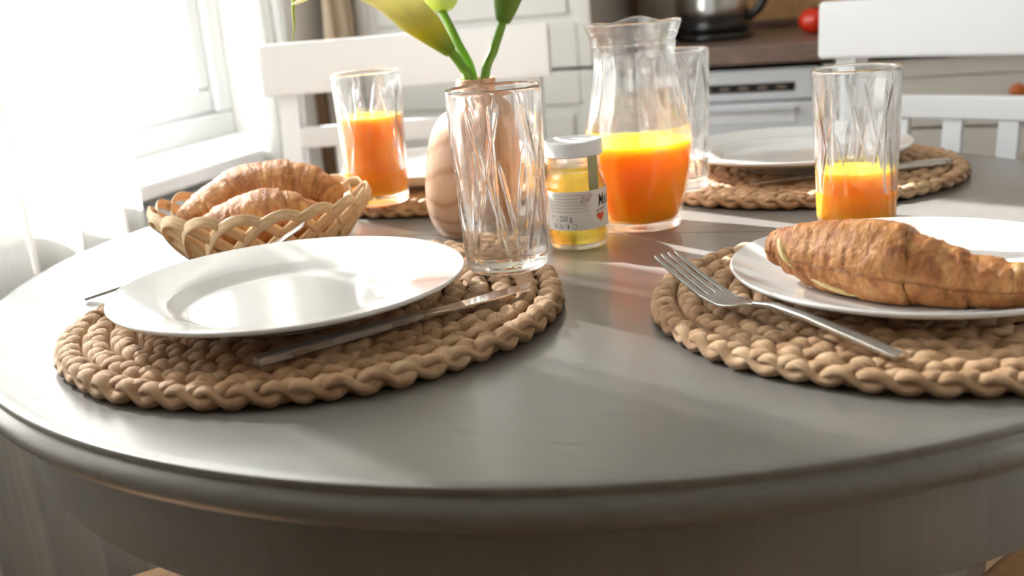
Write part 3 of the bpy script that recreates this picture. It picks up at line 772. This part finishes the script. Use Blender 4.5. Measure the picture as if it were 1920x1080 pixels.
for r_ in range(6):
    z = .0530-.0030*r_-.0002; u = -.030
    while u < (.004 if r_ in (0, 1) else .009)-random.random()*.004:
        L = random.uniform(.0012, .0035); rows.append([(u, z-.0003), (u+L, z-.0003), (u+L, z+.0003), (u, z+.0003)]); u += L+.0006
for (z, n_) in ((.0335, 2), (.0305, 4)):
    rows.append([(-.030, z-.0005), (-.030+.0022*n_, z-.0005), (-.030+.0022*n_, z+.0005), (-.030, z+.0005)])
poly_on_jar('small_print', rows, M['ink_grey'])
fl = []
for (cu_, cz, r_) in ((.0045, .0505, .0032), (.0085, .0480, .0026), (.0105, .0520, .0030), (.0030, .0465, .0022)):
    for k in range(6):
        a = k*PI/3; fl += stroke([(cu_, cz), (cu_+r_*math.cos(a-.25), cz+r_*math.sin(a-.25)), (cu_+r_*math.cos(a+.25), cz+r_*math.sin(a+.25)), (cu_, cz)], .00013)
fl += stroke([(.0045, .0470), (.0062, .0425), (.0080, .0405)], .00016)
poly_on_jar('blossom_sketch', fl, M['ink_rose'])
ic = []
ic += stroke([(-.0205, .0225), (-.0182, .0265), (-.0159, .0225), (-.0205, .0225)], .0002)                       # triangle
ic += stroke([(-.0258, .0265), (-.0240, .0265), (-.0258, .0225), (-.0240, .0225)], .0002)+stroke([(-.0232, .0225), (-.0225, .0265)], .0002)
ic += stroke([(-.0110, .0222), (-.0110, .0255)], .0004)+stroke([(-.0120, .0248), (-.0100, .0248)], .00025)+stroke([(-.0110, .0258), (-.0110, .0266)], .0004)
ic += stroke([(-.0052+.0021*math.cos(a), .0244+.0021*math.sin(a)) for a in np.linspace(2.6, -2.6, 16)], .00022)
poly_on_jar('packaging_icons', ic, M['ink'])
hh = [(.0215+.0052*(16*math.sin(a)**3)/17, .0310+.0052*(13*math.cos(a)-5*math.cos(2*a)-2*math.cos(3*a)-math.cos(4*a))/17) for a in np.linspace(0, 2*PI, 40, endpoint=False)]
poly_on_jar('red_heart', [hh], M['ink_red'])
bn = [[(.0165+k*.002, .0352+k*.00035), (.0185+k*.002, .0352+(k+1)*.00035), (.0185+k*.002, .0372+(k+1)*.00035), (.0165+k*.002, .0372+k*.00035)] for k in range(6)]
bo = poly_on_jar('dark_banner', bn, M['ink_grey']); 

# ================================================================== VASE AND LILIES
vx, vy = -.030, 1.092
vase = tag(empty('wooden_vase', W(vx, vy, 0), az=0), 'pale turned wooden vase with narrow neck holding lilies', 'vase')
vo = [(0, 0), (.036, 0), (.0405, .0025), (.0465, .012), (.0515, .028), (.0530, .048), (.0520, .068), (.0490, .090), (.0440, .107), (.0360, .119), (.0260, .1245), (.0205, .1265), (.0196, .1300), (.0196, .1515), (.0190, .1535), (.0165, .1535), (.0160, .1500), (.0160, .110), (.0165, .06), (0, .055)]
def shear_lathe(o, k):
    for v_ in o.data.vertices: v_.co.x += k*v_.co.z
prof = np.vstack([crom(vo[:12], 60), np.array(vo[12:])]).clip(min=0)
vb = lathe('turned_body', prof, M['vase_wood'], vase, 96); shear_lathe(vb, .075)
vb.data.set_sharp_from_angle(angle=math.radians(40))

def lily(label, stem_pts, stem_r, p0, d, N, L, R, smat, tipdisp, zcurl, tail=None, flare=.35, g0=.0055, pw=1.15, sat=1.25):
    root = tag(empty('calla_lily', W(*stem_pts[0]), az=0), label, 'flower', 'calla lilies in the wooden vase')
    o = np.array(stem_pts[0])
    sp = crom(stem_pts, 40)-o
    tube('stem', sp, np.linspace(stem_r, stem_r*.92, 40), M['stem'], root, 14)
    d = np.array(d, float); d /= np.linalg.norm(d); N = np.array(N, float); N -= d*(N@d); N /= np.linalg.norm(N); B = np.cross(d, N)
    nu, nv = 40, 56; V, UV = [], []
    for i in range(nu+1):
        u = i/nu
        for j in range(nv):
            v_ = 2*PI*j/nv; cw = ((1+math.cos(v_))/2)
            ell = .62+.38*cw**1.3
            r = g0+(R-g0)*min(1, (u*sat))**pw + flare*R*u**5
            q = max(0, (u-.55)/.45); q = q*q*(3-2*q); w3 = cw**8
            p = np.array(p0)-o + d*(L*u*ell) + (N*math.cos(v_)+B*math.sin(v_))*r
            p = p + w3*(np.array(tipdisp)*q + np.array([0, 0, zcurl[0]*q-zcurl[1]*q**4]))
            V.append(p); UV.append((u, v_/(2*PI)))
    F = grid_faces(nu+1, nv, False, True)
    s = make('spathe', np.array(V), F, smat, root, True, UV)
    sm = s.modifiers.new('thick', 'SOLIDIFY'); sm.thickness = .0009; sm.offset = 0
    tube('spadix', np.array([np.array(p0)-o+d*L*t_ for t_ in (.08, .3, .52, .6)]), [.0035, .0042, .0038, .0012], M['spadix'], root, 10)
    if tail is not None:
        tube('curled_tip', crom([np.array(t_)-o for t_ in tail], 14), np.linspace(.0024, .0004, 14), M['tail'], root, 8)
    return root
yv = vy
VT = (vx+.0115); VB = vx+.0047
lily('yellow-green calla lily leaning over the basket, white tip drooping', [(VB-.005, yv-.004, .062), (VT-.0070, yv-.004, .150), (-.030, yv-.006, .166), (-.043, yv-.006, .186)], .0052,
     (-.040, yv-.006, .181), (-.67, -.03, .74), (-.74, 0, -.67), .132, .0165, M['spathe_yellow'], (-.038, 0, 0), (.010, .030),
     flare=.8, pw=.9, sat=2.6, tail=[(-.186, yv-.006, .246), (-.1885, yv-.006, .232), (-.1895, yv-.006, .218), (-.1925, yv-.006, .205)])
lily('white calla lily on a bright green stem between the other two', [(VB-.002, yv+.0075, .062), (VT-.0025, yv+.0085, .150), (-.034, yv+.016, .190), (-.048, yv+.033, .223)], .0045,
     (-.0475, yv+.032, .219), (-.05, .25, .95), (0, 1, 0), .10, .034, M['spathe_white'], (0, -.01, 0), (0, .02), pw=.42, g0=.004)
lily('green budding calla lily leaning towards the juice jug', [(VB+.006, yv, .062), (VT+.0090, yv, .152), (.002, yv+.002, .180), (.0135, yv+.002, .207)], .0048,
     (.013, yv+.002, .205), (.32, .05, .95), (1, 0, 0), .10, .0150, M['spathe_green'], (.01, 0, .01), (0, .0), flare=.25, pw=.7, sat=2.6)

# ================================================================== CROISSANTS
def croissant(name, spine, env, layers, label, zbase, seed, pale=(), group=None, squash=1.0, extra=()):
    """spine: seat coordinates (z of the centre line); env: radii at the spine points; layers: (t0, t1, add, slant, phase)"""
    o = np.array([spine[len(spine)//2][0], spine[len(spine)//2][1], zbase])
    root = tag(empty(name, W(*o), az=0), label, 'croissant', group)
    NS = 240
    C = crom([np.array(p)-o for p in spine], NS); E = np.interp(np.linspace(0, len(env)-1, NS), range(len(env)), env)
    E = np.convolve(np.pad(E, 9, mode='edge'), np.ones(19)/19, 'valid')
    tg = np.gradient(C, axis=0); tg /= np.linalg.norm(tg, axis=1)[:, None]
    sd_ = np.cross(tg, [0, 0, 1]); sd_ /= np.linalg.norm(sd_, axis=1)[:, None]; upv = np.cross(sd_, tg)
    ts = np.linspace(0, 1, NS)
    def at(arr, t): return np.array([np.interp(t, ts, arr[:, k]) for k in range(3)])
    length = np.linalg.norm(np.diff(C, axis=0), axis=1).sum()
    for li, (t0, t1, add, slant, ph, pm) in enumerate(layers):
        nt, na = max(12, int((t1-t0)*length/.0016)), 64
        V, UV = [], []
        for i in range(nt+1):
            u = i/nt
            for j in range(na):
                a = 2*PI*j/na
                sh = slant*math.sin(a+ph)+.25*slant*math.sin(3*a+ph*2)+.006*noise.noise(Vector((a*2.2, li*3.1, seed)))+.004*noise.noise(Vector((a*7, li*5.1, seed)))
                ta = t0 + (sh if t0 > .02 else 0); tb = t1 + (sh if t1 < .98 else 0)
                t = min(max(ta+(tb-ta)*u, 0), 1)
                c = at(C, t); s_ = at(sd_, t); p_ = at(upv, t); r = np.interp(t, ts, E)
                # rolled-in edges and a plump middle for every layer
                e = min(1, u*nt/1.6 if t0 > .02 else u*nt/3, (1-u)*nt/1.6 if t1 < .98 else (1-u)*nt/3)
                e = math.sqrt(max(0, 1-(1-e)**2))
                tail = t0 <= .02 or t1 >= .98
                fl_ = 0 if (t1-t0) > .9 else .0026*(u if t0 > .45 else (1-u) if t1 < .45 else max(0, 2*u-1)+.6*max(0, 1-2*u))
                rr = (r+add)*(.90+.10*e) + .0012*math.sin(PI*u) + fl_
                if (t0 <= .02 and u < .06): rr *= math.sqrt(max(.0, u/.06))*.98+.02
                if (t1 >= .98 and u > .94): rr *= math.sqrt(max(.0, (1-u)/.06))*.98+.02
                dirv = s_*math.cos(a)+p_*math.sin(a)*squash
                q = c+dirv*rr
                nv_ = Vector((q[0]*95+seed, q[1]*95, q[2]*95+li*7))
                rib = noise.noise(Vector((t*length*420+seed*3+li*5, a*1.1, seed)))
                bl = noise.noise(Vector((t*length*60+li*9, a*1.4, seed*2.0)))
                f2 = noise.fractal(nv_*2.2, .9, 2.0, 3)
                q = q+dirv*(.0009*rib+.0010*bl+.0007*f2)
                if q[2] < .0006: q[2] = .0006+.15*(q[2]-.0006)*0
                V.append(q); UV.append((t*length, a/(2*PI)*.25+li*.3))
        F = grid_faces(nt+1, na, False, True).tolist()
        F.append(list(range(na))[::-1]); F.append([nt*na+k for k in range(na)])
        make('pastry_layer', np.array(V), F, M[pm], root, True, UV)
    for (pts, rad_) in extra:                 # strips of pale dough showing on the surface: (t, angle) pairs
        tt = crom([(p[0], p[1], 0) for p in pts], 26); P = []
        for t, a, _ in tt:
            c = at(C, t); r = np.interp(t, ts, E)+.0020
            P.append(c+(at(sd_, t)*math.cos(a)+at(upv, t)*math.sin(a))*r)
        P = np.array(P); P[:, 2] = np.maximum(P[:, 2], .003)
        w_ = np.sin(np.linspace(.15, PI-.15, 26))*rad_
        tube('torn_dough', P, w_, M['crumb'], root, 12, .6)
    return root
PZ = MATH+.0062
croissant('croissant', [(.188, .752, .0435), (.197, .743, .0445), (.212, .726, .0435), (.232, .704, .0435), (.254, .681, .0420), (.276, .664, .0375), (.299, .650, .0345), (.322, .640, .0345), (.343, .637, .0350)],
          [.0085, .0130, .0185, .0232, .0240, .0175, .0142, .0120, .0085],
          [(0, 1, -.0030, .0, 0, 'crumb'), (0, .16, -.0005, .012, .8, 'crust'), (.11, .36, .0000, .022, 2.2, 'crust'), (.20, .545, .0026, .030, 2.9, 'crust'), (.50, .70, .0006, .022, 3.3, 'crust'), (.655, .82, .0002, .018, 3.1, 'crust'), (.785, .91, .0, .014, 3.0, 'crust'), (.885, 1, -.0006, .010, 2.8, 'crust')],
          'large golden flaky croissant lying on the shallow plate', PZ, 2.0,
          extra=[([(.13, .75), (.17, .25), (.21, -.15), (.25, -.45)], .0042), ([(.26, -.45), (.32, -.62), (.39, -.78), (.45, -.86)], .0046), ([(.46, -.75), (.50, -.85), (.53, -.9)], .0030)])
for (x, y, r_, lab_) in ((.1935, .700, .0012, 'single brown pastry crumb on the bare rim of the croissant plate'), (.2035, .7155, .0008, 'tiny crumb touching the torn pale side of the croissant')):
    bm = bmesh.new(); bmesh.ops.create_icosphere(bm, subdivisions=1, radius=r_)
    for v_ in bm.verts: v_.co *= random.uniform(.7, 1.2); v_.co.z *= .7
    cr_ = from_bm('crumb', bm, M['crust'], loc=W(x, y, MATH+.0074+r_*.6))
    tag(cr_, lab_, 'crumb', 'crumbs on the croissant plate')

# ================================================================== BREAD BASKET
bx0, by0 = -.243, 1.072
bk = tag(empty('bread_basket', W(bx0, by0, 0), az=.2), 'round wicker bread basket of woven splints holding croissants', 'basket')
BR, BH, BB = .104, .047, .066
NSP = 18
def bk_R(z): return BB+(BR-BB)*(z/BH)**.85
pts = []
for t in np.linspace(0, 1, 46):
    if t < .36:                       # rising leg, outer side
        q = t/.36; a = .50*q; z = .003+(BH-.003)*q; r = bk_R(z)+.0016
    elif t < .64:                     # arch along the rim
        q = (t-.36)/.28; a = .50+.42*q; z = BH+.0085*math.sin(PI*q); r = BR+.0016*math.cos(PI*q)+.004*math.sin(PI*q)
    else:                             # falling leg, inner side
        q = (t-.64)/.36; a = .92+.50*q; z = BH-(BH-.003)*q; r = bk_R(z)-.0016
    pts.append((r*math.cos(a), r*math.sin(a), z))
pts = np.array(pts)
# flat ribbon following the wall
tg = np.gradient(pts, axis=0); tg /= np.linalg.norm(tg, axis=1)[:, None]
rd = pts*[1, 1, 0]; rd /= np.linalg.norm(rd, axis=1)[:, None]; rd = rd*.9+np.array([0, 0, .35]); rd -= tg*(rd*tg).sum(1)[:, None]; rd /= np.linalg.norm(rd, axis=1)[:, None]
wd2 = np.cross(tg, rd)
V, UV = [], []
sec = [(-1, -.4), (-.6, -1), (.6, -1), (1, -.4), (1, .4), (.6, 1), (-.6, 1), (-1, .4)]
for i in range(len(pts)):
    for k, (a, b) in enumerate(sec):
        V.append(pts[i]+wd2[i]*a*.0052+rd[i]*b*.00105); UV.append((i*.005, k/8))
F = grid_faces(len(pts), 8, False, True).tolist()
F += [list(range(8)), [(len(pts)-1)*8+k for k in range(8)][::-1]]
sp0 = make('splint', np.array(V), F, M['splint'], bk, True, UV)
for k in range(1, NSP): twin(sp0, bk, rot=(0, 0, 2*PI*k/NSP))
lathe('base_board', [(0, .0012), (.064, .0012), (.068, .0025), (.068, .0045), (.064, .0058), (0, .0058)], M['splint'], bk, 56)
BLAY = [(0, 1, -.0030, .0, 0, 'crumb'), (0, .22, -.0005, .015, .5, 'crust'), (.17, .40, .0008, .022, 2.0, 'crust'), (.33, .66, .0024, .025, 2.6, 'crust'), (.60, .82, .0008, .022, 3.2, 'crust'), (.78, 1, -.0005, .015, 3.0, 'crust')]
GB = 'croissants in the bread basket'
croissant('croissant', [(-.320, 1.054, .036), (-.296, 1.068, .043), (-.262, 1.090, .052), (-.222, 1.098, .0540), (-.190, 1.096, .050), (-.170, 1.088, .042)],
          [.013, .023, .0305, .0300, .024, .013], BLAY, 'golden croissant lying on top at the back of the bread basket', .0075, 7.0, group=GB)
croissant('croissant', [(-.296, 1.030, .030), (-.268, 1.025, .036), (-.232, 1.025, .041), (-.204, 1.030, .038), (-.178, 1.043, .031)],
          [.013, .022, .0270, .0245, .014], BLAY, 'darker brown croissant at the front of the bread basket', .0065, 11.0, group=GB)

# ================================================================== CUTLERY
FL = .203
def fork_z(s):
    return np.interp(s, [0, .03, .07, .098, .115, .128, .138, .153, .178, .203], [.0022, .0050, .0086, .0090, .0064, .0034, .0021, .0048, .0128, .0230])
def fork(label, end, tip, z_end, pitch=0.0):
    az = math.atan2(tip[1]-end[1], tip[0]-end[0])
    r = tag(empty('fork', W(end[0], end[1], z_end), rot=(0, -pitch, 0)), label, 'fork', 'steel forks')
    r.rotation_mode = 'XYZ'; r.rotation_euler = (Matrix.Rotation(az+ROOM, 3, 'Z') @ Matrix.Rotation(-pitch, 3, 'Y')).to_euler()
    S = np.linspace(0, .114, 22); hw = np.interp(S, [0, .002, .05, .10, .114], [.0046, .0050, .0044, .0030, .0028]); ht = np.interp(S, [0, .1, .114], [.0013, .0017, .0016])
    strip('handle', [(s, 0, a, float(fork_z(s)), b) for s, a, b in zip(S, hw, ht)], M['steel'], r, True)
    S = np.linspace(.1135, .152, 16); hw = np.interp(S, [.1135, .118, .124, .131, .152], [.0029, .0042, .0085, .0112, .0118])
    hd = strip('head', [(s, 0, a, float(fork_z(s)), .0009) for s, a in zip(S, hw)], M['steel'], r, True)
    for k in range(4):
        c = (-1.5+k)*.0064
        S = np.linspace(.1515, FL, 14)
        strip('tine', [(s, c*np.interp(s, [.152, FL], [1, .97]), float(np.interp(s, [.152, .156, .198, FL], [.0025, .0022, .0018, .0007])), float(fork_z(s)), .0008) for s in S], M['steel'], hd, True)
    return r
fork('steel fork resting on the placemat in front of the croissant plate', (.2185, .5835), (.1105, .757), MATH+.0002, .035)
fork('steel fork mostly hidden behind the empty rimmed plate, tines by the basket', (-.378, .934), (-.178, .951), .0006, .128)
def knife(label, end, tip, z):
    az = math.atan2(tip[1]-end[1], tip[0]-end[0])
    r = tag(empty('table_knife', W(end[0], end[1], z), az=az), label, 'knife', 'steel table knives')
    S = np.linspace(0, .125, 14)
    strip('handle', [(s, 0, float(np.interp(s, [0, .002, .09, .125], [.0052, .0056, .0052, .0044])), .0034, float(np.interp(s, [0, .002, .10, .125], [.0026, .0032, .0030, .0022]))) for s in S], M['steel'], r, True)
    S = np.linspace(.1245, .226, 20)
    lo = np.interp(S, [.1245, .134, .145, .20, .218, .226], [-.0044, -.0055, -.0088, -.0090, -.0062, .0030]); hi = np.interp(S, [.1245, .15, .2, .226], [.0044, .0050, .0055, .0052])
    strip('blade', [(s, (a+b)/2, (b-a)/2, .0030, float(np.interp(s, [.1245, .15, .226], [.0020, .0010, .0006]))) for s, a, b in zip(S, lo, hi)], M['polished'], r, True)
knife('steel table knife lying across the placemat in front of the empty plate', (-.167, .6585), (.0175, .791), MATH1+.0006)
knife('steel table knife tucked under the plate behind the jug, only its handle showing', (.4835, 1.157), (.260, 1.128), MATH+.0006)
